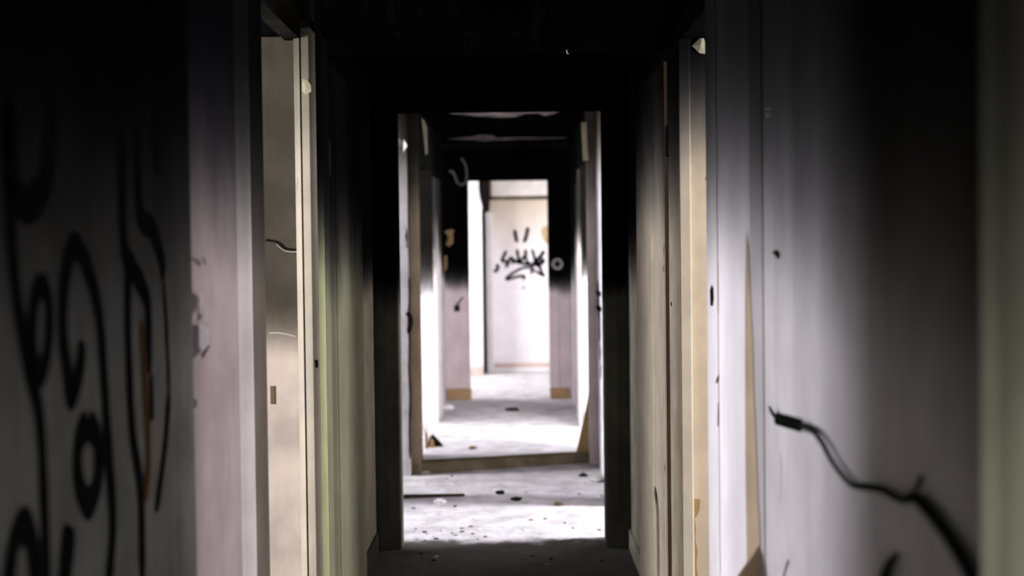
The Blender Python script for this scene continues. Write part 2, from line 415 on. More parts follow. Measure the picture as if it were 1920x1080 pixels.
# head of right doorway
struct(MB().box(.47, XR, y0-.05, DR1+.06, HEAD+.0, HEAD+.12).obj('trim_16', M_soot), 'soot black head casing over the right doorway', 'door casing')

# corridor transom beam (sooty, barely seen)
b = MB(); b.box(XL, XR, 4.80, 4.92, 2.075, H); b.box(XL+.02, XR-.02, 4.785, 4.80, 2.082, 2.10); b.box(XL+.02, XR-.02, 4.80, 4.90, 2.025, 2.078)
beam = struct(b.obj('trim_17', burnt('charred_beam', (.003, .003, .0034), mott=.6, streak=0, grime=(.007, .007, .007)), bevel=.004), 'soot black transom beam crossing the corridor near the ceiling', 'beam')

# near right casing at the picture edge
rx = .488
yn = yx(1842, rx)
struct(MB().prism([(XR, yn+.004), (rx+.008, yn+.004), (rx-.002, yn-.006), (rx-.009, yn-.020), (rx-.010, yn-.026), (rx+.004, yn-.040), (rx+.004, yn-.22), (XR, yn-.22)], 0, H).obj('trim_18', M_near_r), 'blurred olive door casing at the right foreground edge', 'door casing')

# ------------------------------------------------------------------ first cross wall
OL, OR = onY(747.8, 600, Y1).x, onY(1132.5, 600, Y1).x
TOP1 = onY(936, 206, Y1).z
b = MB(); b.box(XL, OL, Y1, Y1+.12, 0, H).box(OR, XR, Y1, Y1+.12, 0, H).box(OL, OR, Y1, Y1+.12, TOP1, H)
w1 = struct(b.obj('wall_cross', M_cross1), 'black sooty cross wall around the first open doorway', 'wall')
b = MB(); b.box(OL-.06, OL-.004, Y1-.014, Y1, 0, TOP1+.06).box(OR+.004, OR+.06, Y1-.014, Y1, 0, TOP1+.06).box(OL-.004, OR+.004, Y1-.014, Y1, TOP1+.004, TOP1+.06)
struct(b.obj('trim_19', M_cross1, bevel=.003), 'charred casing around the first open doorway', 'door casing')
b = MB(); b.box(OL-.10, OL-.002, Y1-.022, Y1-.013, 0, .13); b.box(OR+.002, OR+.10, Y1-.022, Y1-.013, 0, .11)
struct(b.obj('trim_20', M_cross1, bevel=.003), 'charred plinth blocks at the foot of the first doorway', 'plinth')
struct(MB().box(XR-.012, XR, 5.6, Y1, 0, .085).obj('baseboard_right', M_mid_r, bevel=.003), 'grey baseboard on the right wall beside the cross wall', 'baseboard')
struct(MB().box(XL, XL+.012, 5.7, Y1, 0, .085).obj('baseboard_left', plain('baseboard_painted_shade', (.07, .06, .05)), bevel=.003), 'grey baseboard on the left wall beside the cross wall', 'baseboard')  # base colour darkened to paint in the shadow at this floor corner

# ------------------------------------------------------------------ second frame: posts, sill, beam
pxl = onY(788, 650, 8.68).x; pxr = onY(1103.5, 650, 9.0).x
struct(MB().box(XL, pxl, 8.66, 8.80, 0, H).obj('trim_21', M_post, bevel=.006), 'brown wooden post at the left end of the sill', 'post')
struct(MB().box(pxr, XR, 8.98, 9.10, 0, H).obj('trim_22', M_post_r, bevel=.006), 'pale chipped post at the right end of the sill', 'post')
struct(MB().box(XL, XR, 8.75, 9.05, 2.24, H).obj('trim_23', M_soot), 'black beam at the ceiling above the sill', 'beam')
p = [onZ(790, 889, 0), onZ(1119, 868, 0)]
b = MB()
a0, a1 = Vector((XL+.02, p[0].y-.02, 0)), Vector((XR-.02, p[1].y+.02, 0))
nseg = 14; prof = []
for i in range(nseg+1):
    t = i/nseg; q = a0.lerp(a1, t); w = .006*mnoise.noise(Vector((t*9, 0, 3)))
    h = .070-.012*t+.003*mnoise.noise(Vector((t*14, 5, 0)))
    prof.append([Vector((q.x, q.y+w, 0)), Vector((q.x, q.y+w+.004, h-.004)), Vector((q.x, q.y+w+.012, h)), Vector((q.x, q.y+.13, h)), Vector((q.x, q.y+.14, 0))])
V = [[b.bm.verts.new(v) for v in r] for r in prof]
for A, B in zip(V, V[1:]):
    for k in range(5): b._f([A[k], A[(k+1) % 5], B[(k+1) % 5], B[k]])
b._f(V[0]); b._f(V[-1])
struct(b.obj('trim_24', M_thr), 'olive brown wooden sill lying across the corridor floor', 'door sill')

# far casings in the rear section
xq = -.612
struct(MB().box(XL, xq, 11.66, 11.80, 0, 1.95).box(XL, xq-.012, 11.22, 11.60, 0, 1.95).obj('trim_25', M_trim3, bevel=.004), 'white flaking casing on the left rear wall', 'door casing')
struct(MB().box(.487, XR, 10.92, 11.08, 0, 1.98).box(.497, XR, 11.5, 11.62, 0, 1.9).obj('trim_26', M_trim3, bevel=.004), 'white flaking casing on the right rear wall', 'door casing')

# ------------------------------------------------------------------ far cross wall
FL, FR = onY(879.5, 520, Y3).x, onY(1027.5, 420, Y3).x
TOP3 = onY(950, 338, Y3).z
b = MB(); b.box(-2.5, FL, Y3, Y3+.12, 0, H).box(FR, 2.2, Y3, Y3+.12, 0, H).box(FL, FR, Y3, Y3+.12, TOP3, H)
w3 = struct(b.obj('wall_cross_far', M_cross3), 'far cross wall, black above and pinkish below, around the far doorway', 'wall')
struct(MB().box(XL+.01, FL+.01, Y3-.02, Y3+.0, 0, .105).obj('baseboard_far_left', M_bb, bevel=.004), 'brown baseboard left of the far doorway', 'baseboard')
xm = onY(1048, 640, Y3).x
struct(MB().box(FR-.0, XR-.03, Y3-.02, Y3, 0, .10).obj('baseboard_far_right', M_bb, bevel=.004), 'orange brown baseboard right of the far doorway', 'baseboard')
struct(MB().box(FR-.002, xm, Y3-.015, Y3+.13, 0.10, TOP3+.02).obj('trim_27', burnt('far_pink_casing', (.66, .56, .58), z0=1.1, w=0.13, amp=.04, soot=(.002, .002, .002), mott=.1), bevel=.004), 'pale pink casing on the right side of the far doorway', 'door casing')
struct(MB().box(XL, XR, Y3-.03, Y3, 2.285, H).obj('trim_28', burnt('scorched_cornice', (.006, .006, .006), mott=.5), bevel=.004), 'scorched cornice strip above the far doorway', 'cornice')

# ------------------------------------------------------------------ end room
struct(MB().box(-2.5, 2.2, Y4, Y4+.12, 0, H).obj('wall_end', M_end), 'pale end wall with black spray graffiti', 'wall')
we = bpy.data.objects['wall_end']
sx = onY(905, 600, 15.6).x
struct(MB().box(-2.5, sx, 15.6, 15.72, 0, H).obj('wall_end_left', M_endw), 'bright white wall stub left of the graffiti wall', 'wall')
struct(MB().box(-2.5, sx, 15.58, 15.6, 0, .10).obj('baseboard_end_left', M_bb_p, bevel=.003), 'peach baseboard under the white wall stub', 'baseboard')
x2, x3 = onY(913, 600, 15.9).x, onY(925, 600, 15.9).x
struct(MB().box(x2, x3, 15.86, 16.0, 0, onY(917, 398, 15.86).z).obj('trim_29', M_endw, bevel=.004), 'white door post left of the graffiti', 'door jamb')
struct(MB().box(x3, 2.2, 15.975, 16.0, onY(950, 693, 16).z+.0, onY(950, 681, 16).z).obj('baseboard_end', M_bb_p, bevel=.003), 'pinkish baseboard under the graffiti wall', 'baseboard')
struct(MB().box(x2, 2.2, 15.94, 16.0, 0, .045).obj('trim_30', M_endw, bevel=.004), 'white floor strip at the foot of the graffiti wall', 'floor trim')
zc = onY(960, 371, 15.95).z
b = MB(); b.box(x3, 2.2, 15.955, 16.0, zc+.022, H)
struct(b.obj('trim_31', burnt('upper_panel_paint', (.78, .73, .69), mott=.2)), 'pale upper panel above the dark gap line of the graffiti wall', 'wall panel')
struct(MB().box(x3-.02, 2.2, 15.965, 16.0, zc-.020, zc+.022).obj('trim_32', burnt('dark_joint', (.10, .075, .05), mott=.4, grime=(.28, .22, .16))), 'dark gap line under the pale upper panel on the end wall', 'rail')
# dark strip painted in for the shaded gap of a door ajar
gp = []
for i in range(26):
    t = i/25; z = t*1.82
    gp.append((sx-.006+.016*max(0, mnoise.noise(Vector((t*13, 2, 0)))), z))
b = MB(); pts = [Vector((x, 15.71, z)) for x, z in gp] + [Vector((x2+.004, 15.71, z)) for z in (1.82, .0)]
b.extrude_poly([Vector((p.x-.012, 15.74, p.z)) for p in pts], (0, .03, 0))
tag(b.obj('door_gap_shade', M_dark), 'thin dark upright strip painting the shaded gap left of the graffiti wall', 'burnt wood')
hp = [(897, 334), (918, 334), (919, 372), (917, 396), (910, 399), (906, 392), (899, 370), (897, 352)]
o = MB().extrude_poly([onY(x, y, 15.5) for x, y in hp] , (0, .035, 0))
o = o.obj('hanging_board', plain('scorched_board', (.007, .006, .005)), bevel=.003)
tag(o, 'dark pointed board hanging at the top left of the far doorway view', 'burnt wood')
b = MB(); b.box(onY(899, 345, 15.52).x, onY(916, 345, 15.52).x, 15.515, 15.53, onY(905, 345, 15.5).z, H); b.obj('hanger_batten', M_dark, o)
# end room side walls
b = MB(); b.box(-2.62, -2.5, 13.1, 13.4, 0, H).box(-2.62, -2.5, 15.3, 16.1, 0, H).box(-2.62, -2.5, 13.4, 15.3, 0, .8).box(-2.62, -2.5, 13.4, 15.3, 2.1, H)
struct(b.obj('wall_end_room_left', M_endw), 'window wall of the end room on the left, out of sight', 'wall')
struct(MB().box(2.2, 2.32, 13.1, 13.5, 0, H).box(2.2, 2.32, 15.0, 16.1, 0, H).box(2.2, 2.32, 13.5, 15.0, 0, .8).box(2.2, 2.32, 13.5, 15.0, 2.1, H).obj('wall_end_room_right', M_endw), 'window wall of the end room on the right, out of sight', 'wall')

# ------------------------------------------------------------------ side rooms (daylight comes through their windows)
def outer_wall(name, x0, x1, y0, y1, wins, label):
    b = MB(); y = y0
    for a, c_ in sorted(wins):
        b.box(x0, x1, y, a, 0, H).box(x0, x1, a, c_, 0, .75).box(x0, x1, a, c_, 2.15, H); y = c_
    b.box(x0, x1, y, y1, 0, H)
    return struct(b.obj(name, M_room), label, 'wall')
WL = [(.2, 2.2), (4.6, 6.2), (6.5, 7.6), (8.0, 8.6), (9.15, 11.05)]
WR = [(1.7, 2.7), (5.35, 6.42), (6.75, 7.6), (9.15, 11.05)]
outer_wall('wall_outer_left', -3.62, -3.5, -1.5, 13, WL, 'outer window wall of the left rooms, out of sight')
outer_wall('wall_outer_right', 3.3, 3.42, -1.5, 13, WR, 'outer window wall of the right rooms, out of sight')
b = MB()
b.box(-3.5, XL-T, -1.5, -1.4, 0, H)
b.box(-3.5, XL-T, 7.65, 7.75, 0, H)
b.box(-3.5, -2.3, 8.8, 8.9, 0, H).box(-.95, XL-T, 8.8, 8.9, 0, H).box(-2.3, -.95, 8.8, 8.9, 0, .8).box(-2.3, -.95, 8.8, 8.9, 2.05, H)  # opening in the second partition is made up to hold an added lamp
struct(b.obj('wall_partition_left', M_room), 'partition walls of the left rooms, out of sight', 'wall')
b = MB()
for y in (-1.5, 6.45): b.box(XR+T, 3.3, y, y+.1, 0, H)
b.box(XR+T, .95, 8.5, 8.6, 0, H).box(2.1, 3.3, 8.5, 8.6, 0, H).box(.95, 2.1, 8.5, 8.6, 0, .8).box(.95, 2.1, 8.5, 8.6, 2.05, H)  # opening made up for the added lamp on this side
struct(b.obj('wall_partition_right', M_room), 'partition walls of the right rooms, out of sight', 'wall')
struct(MB().box(XL, -.45, -1.5, -1.4, 0, H).box(.35, XR, -1.5, -1.4, 0, H).box(-.45, .35, -1.5, -1.4, 2.0, H).obj('wall_back', M_room), 'wall behind the camera with an open doorway', 'wall')

# ------------------------------------------------------------------ graffiti and marks on walls
b = MB(); SW = 15.99
def gpt(x, y): return onY(915+x/8, 415+y/8, Y4-.001)
for pts, w in [
    ([(400, 130), (415, 220), (435, 315)], .040), ([(600, 90), (580, 200), (540, 320)], .042),
    ([(275, 440), (245, 510), (215, 590), (300, 610), (290, 650), (262, 690)], .036),
    ([(300, 600), (350, 545), (372, 575), (370, 640)], .034),
    ([(435, 420), (450, 520), (470, 590), (520, 560), (565, 500), (560, 425)], .036),
    ([(380, 585), (470, 620), (600, 640), (700, 640), (830, 600)], .036),
    ([(565, 500), (580, 590), (640, 640)], .03),
    ([(660, 420), (690, 520), (700, 600), (660, 700), (655, 795)], .034),
    ([(840, 440), (800, 510), (740, 580), (700, 640)], .042),
    ([(700, 570), (770, 560), (840, 590), (800, 640), (720, 660)], .03),
    ([(700, 640), (780, 690), (800, 760), (850, 830)], .036),
    ([(680, 720), (760, 780), (855, 825)], .028),
    ([(275, 885), (290, 840), (400, 760), (520, 700), (650, 690)], .03),
    ([(270, 880), (380, 845), (470, 825), (540, 825), (530, 880)], .032),
    ([(130, 640), (150, 690), (120, 745), (85, 735)], .036),
    ([(520, 990), (548, 995)], .03)]:
    ribbon(b, [gpt(*q) for q in pts], w*1.0, (0, -1, 0), lift=.002)
tag(b.obj('graffiti', M_black, we), 'black sprayed scribble signature with two slashes above')
b = MB()
b.extrude_poly([onY(x, y, Y4-.002) for x, y in ((1014, 434), (1018, 425), (1026, 423), (1034, 430), (1034, 455), (1026, 458), (1019, 449))], (0, .0015, 0))
b.obj('plaster_stain', plain('ochre_stain', (.48, .35, .20)), we)

b = MB(); nl = (1, 0, 0)
def lp(x, y): return onX(x, y, LX)
for pts, w in [
    ([(12, 150), (18, 420), (30, 560), (52, 690), (72, 780), (80, 920), (86, 1100)], .034),
    ([(14, 190), (20, 330), (45, 385), (80, 350), (92, 260), (94, 170)], .045),
    ([(75, 520), (60, 580), (60, 660), (74, 705), (88, 650), (90, 570), (75, 520)], .032),
    ([(153, 640), (148, 690), (132, 745), (124, 690), (116, 620), (120, 520), (138, 462), (162, 500), (184, 590), (194, 720), (202, 850), (210, 980), (202, 1100)], .038),
    ([(164, 790), (146, 830), (146, 900), (164, 945), (182, 900), (182, 830), (164, 790)], .042),
    ([(12, 1110), (24, 1020), (44, 985), (60, 1030), (66, 1110)], .04),
    ([(130, 985), (124, 1040), (118, 1110)], .05),
    ([(226, 250), (230, 450), (246, 500), (266, 540), (276, 580), (278, 700)], .040),
    ([(256, 180), (260, 390), (284, 430), (300, 480), (306, 520)], .040),
    ([(240, 470), (238, 600), (246, 800), (262, 920), (266, 1100)], .036),
    ([(316, 735), (308, 840), (292, 960)], .028),
    ([(290, 200), (292, 330)], .03), ([(305, 520), (312, 640), (316, 740)], .018), ([(282, 700), (284, 790)], .022)]:
    ribbon(b, [lp(*q) for q in pts], w*1.15, nl)
tag(b.obj('graffiti', M_tagp, lining), 'black sprayed loops on the dark grey lining panel')
b = MB(); ribbon(b, [lp(262, 600), lp(270, 720), lp(276, 850), lp(270, 940)], .028, nl, lift=.003); b.obj('rust_streak', M_orange, lining)

# cracks on the reveal, holes and marks
def crack(name, pts, w, mt, parent, fn, nrm, lift=.0015):
    b = MB(); ribbon(b, [fn(x, y) for x, y in pts], w, nrm, lift=lift); return b.obj(name, mt, parent)
rf = lambda x, y: onY(x, y, DL1-.036)
crack('crack', [(498, 450), (512, 452), (524, 456), (534, 465), (545, 468), (560, 469)], .007, M_dark, rv, rf, (0, -1, 0))
crack('crack_highlight', [(518, 458), (532, 469), (546, 472), (560, 472)], .004, plain('dull_crack_highlight', (.30, .28, .24)), rv, rf, (0, -1, 0), .0022)  # lighter line painted in as the highlight along the crack
crack('crack_highlight', [(504, 625), (520, 624), (540, 627), (556, 631)], .004, plain('pale_crack_highlight', (.5, .46, .38)), rv, rf, (0, -1, 0))  # second painted highlight line, lower on the reveal
b = MB(); q0 = onY(507, 758, DL1-.04); q1 = onY(515, 724, DL1-.04); b.box(q0.x, q1.x, DL1-.039, DL1-.034, q0.z, q1.z)
b.obj('strike_plate', M_metal, rv, bevel=.001)
g = lambda x, y: onX(x, y, XR)
b = MB(); b.extrude_poly([onX(x, y, XR-.001) for x, y in ((1447, 473), (1455, 468), (1461, 472), (1462, 482), (1458, 486), (1453, 479))], (.0008, 0, 0)); b.obj('wall_hole', M_dark, wr)
crack('crack', [(1464, 848), (1465, 890), (1465, 940)], .004, plain('grey_crack', (.22, .2, .2)), wr, g, (-1, 0, 0))
crack('crack', [(1480, 1050), (1474, 1066), (1470, 1085)], .006, M_dark, wr, g, (-1, 0, 0))
for pts in (((1401, 180), (1409, 177), (1405, 183)), ((1415, 206), (1421, 204), (1420, 210), (1416, 210)), ((1430, 204), (1446, 203), (1440, 206)), ((1436, 214), (1442, 213), (1441, 219), (1437, 219))):
    b = MB(); b.extrude_poly([onX(x, y, XR-.001) for x, y in pts], (.0008, 0, 0)); b.obj('bare_speck', plain('grey_speck', (.07, .07, .07)), wr)
# lock mortise in the white casing board
tr13 = bpy.data.objects['trim_13']
b = MB(); fx = lambda x, y: onX(x, y, wx-.0016)
b.extrude_poly([fx(*q) for q in ((1331, 545), (1334, 534), (1337, 540), (1338, 560), (1336, 574), (1332, 573))], (.001, 0, 0)); b.obj('lock_mortise', M_dark, tr13)
ff = lambda x, y: onX(x, y, wx-.006)
for pts in ([(1347, 490), (1348, 540), (1348, 590)], [(1348, 755), (1347, 800)], [(1344, 716), (1349, 706)]):
    b = MB(); ribbon(b, [onX(x, y, wx-.001) for x, y in pts], .012, (-1, 0, 0), lift=.002); b.obj('crack', plain('brown_crack', (.16, .12, .09)), tr13)
b = MB(); ribbon(b, [onX(x, y, RFX-.010) for x, y in ((1225, 905), (1232, 960), (1234, 1085))], .03, (-1, 0, 0), lift=.001); b.obj('crack', plain('brown_crack', (.16, .12, .09)), d2)
b = MB(); b.tube([onX(593, 676, xg+.004), onX(594, 688, xg+.004)], .005); b.obj('nail', M_dark, bpy.data.objects['trim_4'])
for x, y in ((1258, 569), (1259, 571)): pass
b = MB(); q = onX(1258, 570, xa-.002); b.tube([q, q+Vector((.004, 0, 0))], .008); b.obj('screw_hole', M_dark, bpy.data.objects['trim_10'])

for fn_, nr_, par_, lst in ((lambda x, y: onY(x, y, 8.598), (0, -1, 0), wl2, [([(767, 520), (768, 560), (766, 600), (768, 640), (767, 690), (769, 740), (768, 800), (769, 860)], .012), ([(764, 585), (770, 600), (766, 625)], .03), ([(767, 300), (766, 380), (767, 440)], .006)]),
                            (lambda x, y: onX(x, y, XR-.001), (-1, 0, 0), wr2, [([(1121, 530), (1122, 560), (1124, 600), (1124, 640)], .16), ([(1118, 548), (1127, 552)], .03), ([(1117, 576), (1128, 580)], .03), ([(1125, 655), (1126, 670)], .12), ([(1126, 690), (1127, 705)], .12)])):
    for pts, w in lst:
        b = MB(); ribbon(b, [fn_(*q) for q in pts], w, nr_, lift=.0015); b.obj('peeled_crack', M_dark, par_)
# junction boxes on the far wall
q = onY(1045, 495, Y3-.017)
e = bpy.data.objects.new('junction_box', None); COL.objects.link(e); e.location = (q.x, Y3-.015, q.z); tag(e, 'round open junction box with pale rim right of the far doorway', 'electrical box')
b = MB(); seg = 24; R0, R1 = .052, .030
rings = [[b.bm.verts.new((q.x+r*math.cos(2*math.pi*k/seg), y, q.z+r*math.sin(2*math.pi*k/seg))) for k in range(seg)] for r, y in ((R0, Y3), (R0, Y3-.022), (R1, Y3-.024), (R1, Y3-.004))]
for A, B in zip(rings, rings[1:]):
    for k in range(seg): b._f([A[k], A[(k+1) % seg], B[(k+1) % seg], B[k]])
b.obj('rim', M_grey, e)
b = MB(); b.tube([(q.x, Y3-.006, q.z), (q.x, Y3-.016, q.z)], .031, 20); b.obj('cavity', M_coal, e)
q = onY(857, 578, Y3)
e = bpy.data.objects.new('wall_socket', None); COL.objects.link(e); e.location = (q.x, Y3, q.z); tag(e, 'small square black socket box left of the far doorway', 'electrical box')
MB().box(q.x-.026, q.x+.026, Y3-.012, Y3-.001, q.z-.028, q.z+.028).obj('socket_body', M_coal, e, bevel=.003)
b = MB(); b.tube(spline([onY(856, 572, Y3-.012), onY(862, 565, Y3-.03), onY(868, 557, Y3-.02)], 6), .006, 6); b.obj('wire_stub', M_dark, e, smooth=True)

# loop of wire hanging from the far lintel
b = MB(); b.tube(spline([onY(x, y, 12.94) for x, y in ((864, 297), (871, 306), (875, 324), (873, 340), (866, 346), (857, 342), (853, 330), (848, 322), (842, 321))], 8), .010, 7)
tag(b.obj('wire_loop', M_wire, smooth=True), 'grey wire loop hanging beside the top left of the far doorway', 'wire')

# cable along the right foreground wall
pth = [(1443, 762), (1447, 772), (1458, 785), (1480, 793), (1504, 798), (1522, 806), (1540, 828), (1556, 858), (1575, 886), (1598, 909), (1626, 913), (1652, 917), (1676, 930), (1696, 939), (1712, 931), (1740, 955), (1775, 1000), (1806, 1050), (1835, 1110)]
rr = [.72*v for v in (.003, .005, .006, .007, .008, .0065, .006, .0055, .0055, .006, .0075, .0075, .007, .0065, .010, .0115, .0115, .0115, .0115)]
w3d = [onX(x, y, XR-.012) for x, y in pth]
c3 = spline(w3d, 8)
rs = []
for i in range(len(c3)):
    t = i/8; k = min(int(t), len(rr)-2); rs.append(rr[k]+(rr[k+1]-rr[k])*(t-k))
cab = MB().tube(c3, rs, 10).obj('cable', M_cable, smooth=True)
tag(cab, 'black cable snaking down the lavender right wall', 'cable')
b = MB(); a = w3d[2]; z = w3d[4]
hel = []
for i in range(90):
    t = i/89; p0 = a.lerp(z, t); ang = t*2*math.pi*7
    hel.append(p0 + Vector((math.sin(ang)*.006-.002, 0, math.cos(ang)*.009)))
b.tube(hel, .0038, 6); b.obj('taped_splice', M_cable, cab, smooth=True)
b = MB(); b.tube(spline([onX(1712, 932, XR-.012), onX(1720, 912, XR-.012), onX(1730, 893, XR-.008)], 5), [.0035]*11, 6); b.obj('wire_end', M_cable, cab, smooth=True)
b = MB(); b.tube(spline([onX(1682, 1040, XR-.008), onX(1668, 1060, XR-.010), onX(1655, 1100, XR-.010)], 6), [.004+.0005*i for i in range(13)], 7)
tag(b.obj('cable', M_cable, smooth=True), 'short black cable end at the bottom of the right wall', 'cable')

# ------------------------------------------------------------------ loose things
def wedge(name, outline, d, mat, label, cat, bev=.003, group=None):
    o = MB().extrude_poly(outline, d).obj(name, mat, bevel=bev); return tag(o, label, cat, group)
# broken board leaning at the right, by the sill
Yb = 9.42
bl = [onY(1079.5, 851, Yb), onY(1106, 853, Yb)]
z0 = .0
out = [Vector((bl[0].x, Yb, 0)), Vector((bl[1].x, Yb, 0)), Vector((onY(1112, 770, Yb).x, Yb, onY(1112, 770, Yb).z)), Vector((onY(1117, 715, Yb).x, Yb, onY(1117, 700, Yb).z)), Vector((onY(1113, 688, Yb).x, Yb, onY(1113, 686, Yb).z)), Vector((onY(1098, 770, Yb).x, Yb, onY(1098, 770, Yb).z))]
wedge('broken_board', out, (0, .03, 0), burnt('leaning_wood', (.40, .27, .14), mott=.4, z0=-.04, w=.12, amp=.02, soot=(.40, .27, .14), base2=(.34, .22, .11), b2z=.3), 'tapered brown board leaning against the right wall behind the sill', 'board')
# pale board leaning on the left
Yc = 10.0
out = [onY(x, y, Yc) for x, y in ((789, 733), (796, 760), (801, 790), (808, 815), (813, 833))]
zlow = 0
out = [Vector((XL+.0, Yc, .0))] + [Vector((onY(813, 829, Yc).x, Yc, 0))] + [Vector((onY(x, y, Yc).x, Yc, onY(x, y, Yc).z)) for x, y in ((806, 800), (799, 770), (792, 735))] + [Vector((XL, Yc, onY(790, 735, Yc).z))]
wedge('broken_board', out, (0, .014, 0), plain('white_board', (.74, .68, .66)), 'pale torn panel leaning against the left wall behind the sill', 'board')
# small broken wood scraps at its foot
qz = onZ(816, 838, 0)
def scrap(pxs, Y, mat, label, depth=.05):
    pts = [onY(x, y, Y) for x, y in pxs]; lo = min(p.z for p in pts)
    for p in pts: p.z -= lo
    return wedge('wood_scrap_and_shade', pts, (0, depth, 0), mat, label, 'wood scrap')
scrap([(802, 838), (831, 836), (822, 826), (811, 815), (804, 822)], qz.y, M_dark, 'dark triangular wood scrap on the floor by the pale torn panel', .04)
scrap([(805, 836), (814, 836), (813, 824), (808, 818)], qz.y-.035, M_rawwood, 'small raw wood splinter in front of the dark wood scrap', .02)
scrap([(797, 815), (803, 815), (801, 790), (796, 775)], 9.8, M_rawdark, 'thin brown splinter standing against the pale torn panel', .012)
qa, qb = onZ(757, 934, 0), onZ(868, 931, 0)
o = MB().extrude_poly([(qa.x, qa.y-.02, 0), (qb.x, qb.y, 0), (qb.x+.01, qb.y+.012, 0), (qa.x, qa.y+.035, 0)], (0, 0, .016)).obj('wood_scrap_and_shade', plain('painted_floor_shadow', (.05, .045, .03)), bevel=.003)  # flat dark strip painted in for a cast shadow line on the floor
tag(o, 'long dark strip painting the shadow line on the floor by the left wall past the first doorway', 'wood scrap')
# splintered plank beside the wide white board, bottom right foreground
Yp = y2-.035
out = [onY(1429, 1006, Yp), onY(1424, 1022, Yp), onY(1410, 1045, Yp), onY(1384, 1083, Yp), onY(1376, 1110, Yp)]
xl_, xr_ = out[-1].x, XR-.002
for p in out: p.x = min(p.x, xr_)
out = [Vector((xr_, Yp, 0)), Vector((xr_, Yp, out[0].z))] + out[1:] + [Vector((xl_, Yp, 0))]
wedge('splintered_plank', out, (0, .018, 0), burnt('plank_wood', (.40, .29, .19), mott=.35), 'splintered brown plank standing by the wide white board', 'board')

# curled paint flakes
def flake(fn, pts, curl, nrm, mat, label, parent=None):
    b = MB(); P = [fn(*q) for q in pts]; cen = sum(P, Vector())/len(P); nr = Vector(nrm)
    cv = b.bm.verts.new(cen + nr*curl*.85)
    y0_, y1_ = min(p.y for p in P), max(p.y for p in P)
    vs = [b.bm.verts.new(p + nr*curl*(.15 + 1.3*(y1_-p.y)/max(y1_-y0_, 1e-4) + .4*abs(mnoise.noise(p*40)))) for p in P]
    for i in range(len(vs)): b._f([vs[i], vs[(i+1) % len(vs)], cv])
    r = bmesh.ops.solidify(b.bm, geom=list(b.bm.faces), thickness=.0015)
    return tag(b.obj('paint_flake', mat, parent), label)
lf = lambda x, y: onX(x, y, XL+.006)
flake(lf, [(365, 548), (374, 550), (381, 562), (374, 585), (366, 590)], .006, nl, M_flake, 'upper white paint flake curling off the left wall by the lining edge', wl)
flake(lf, [(378, 572), (386, 575), (385, 598), (377, 604)], .006, nl, M_flake, 'narrow white paint flake between the two larger flakes on the left wall', wl)
flake(lf, [(364, 610), (378, 608), (391, 622), (388, 645), (372, 662), (365, 650)], .006, nl, M_flake, 'largest white paint flake curling off the left wall by the lining edge', wl)
flake(lf, [(364, 481), (374, 484), (384, 494), (381, 500), (372, 490)], .010, nl, M_flakeb, 'brown paper curl on the left wall above the white flakes', wl)
flake(lf, [(365, 665), (378, 655), (390, 646), (392, 650), (380, 662), (367, 674)], .008, nl, M_flakeb, 'brown paper edge below the largest white flake', wl)
flake(lf, [(369, 745), (376, 750), (376, 765), (370, 762)], .006, nl, M_flake, 'tiny white paint chip low on the left wall by the lining edge', wl)
flake(lambda x, y: onY(x, y, yj-.004), [(1297, 86), (1308, 76), (1317, 65), (1322, 80), (1323, 102), (1310, 100)], .02, (0, -1, 0), M_flakec, 'triangular cream paint flake hanging in the top corner of the right doorway', jr)
flake(lambda x, y: onY(x, y, yA-.045), [(567, 148), (577, 151), (583, 160), (584, 172), (572, 178), (566, 170)], .008, (0, -1, 0), M_flakec, 'cream paint chip on the upper casing of the left doorway', cg)
flake(lambda x, y: onX(x, y, XL+.012), [(745, 261), (753, 264), (762, 274), (752, 282), (746, 287)], .02, nl, M_flake, 'pale paint flap on the left wall at the top of the first doorway', wl2)
flake(lambda x, y: onY(x, y, 8.64), [(790, 219), (797, 228), (801, 240), (802, 288), (798, 291), (795, 262)], .012, (0, -1, 0), M_flakec, 'long pale green paint strip on the top of the left post', bpy.data.objects['trim_21'])
flake(lambda x, y: onY(x, y, 8.96), [(1090, 230), (1100, 229), (1101, 260), (1104, 300), (1093, 302)], .012, (0, -1, 0), M_flakec, 'long beige paint strip on the top of the right post', bpy.data.objects['trim_22'])
for pts, lb in (([(833, 434), (845, 430), (852, 432), (849, 440), (850, 455), (842, 463), (836, 458), (840, 444)], 'upper brown paper curl peeling at the far left corner'),
                ([(833, 480), (838, 479), (839, 492), (838, 504), (832, 510), (830, 500)], 'lower brown paper curl peeling at the far left corner')):
    flake(lambda x, y: onY(x, y, 12.6), pts, .03, (0, -1, 0), plain('tan_paper', (.34, .22, .13)), lb, wl3)

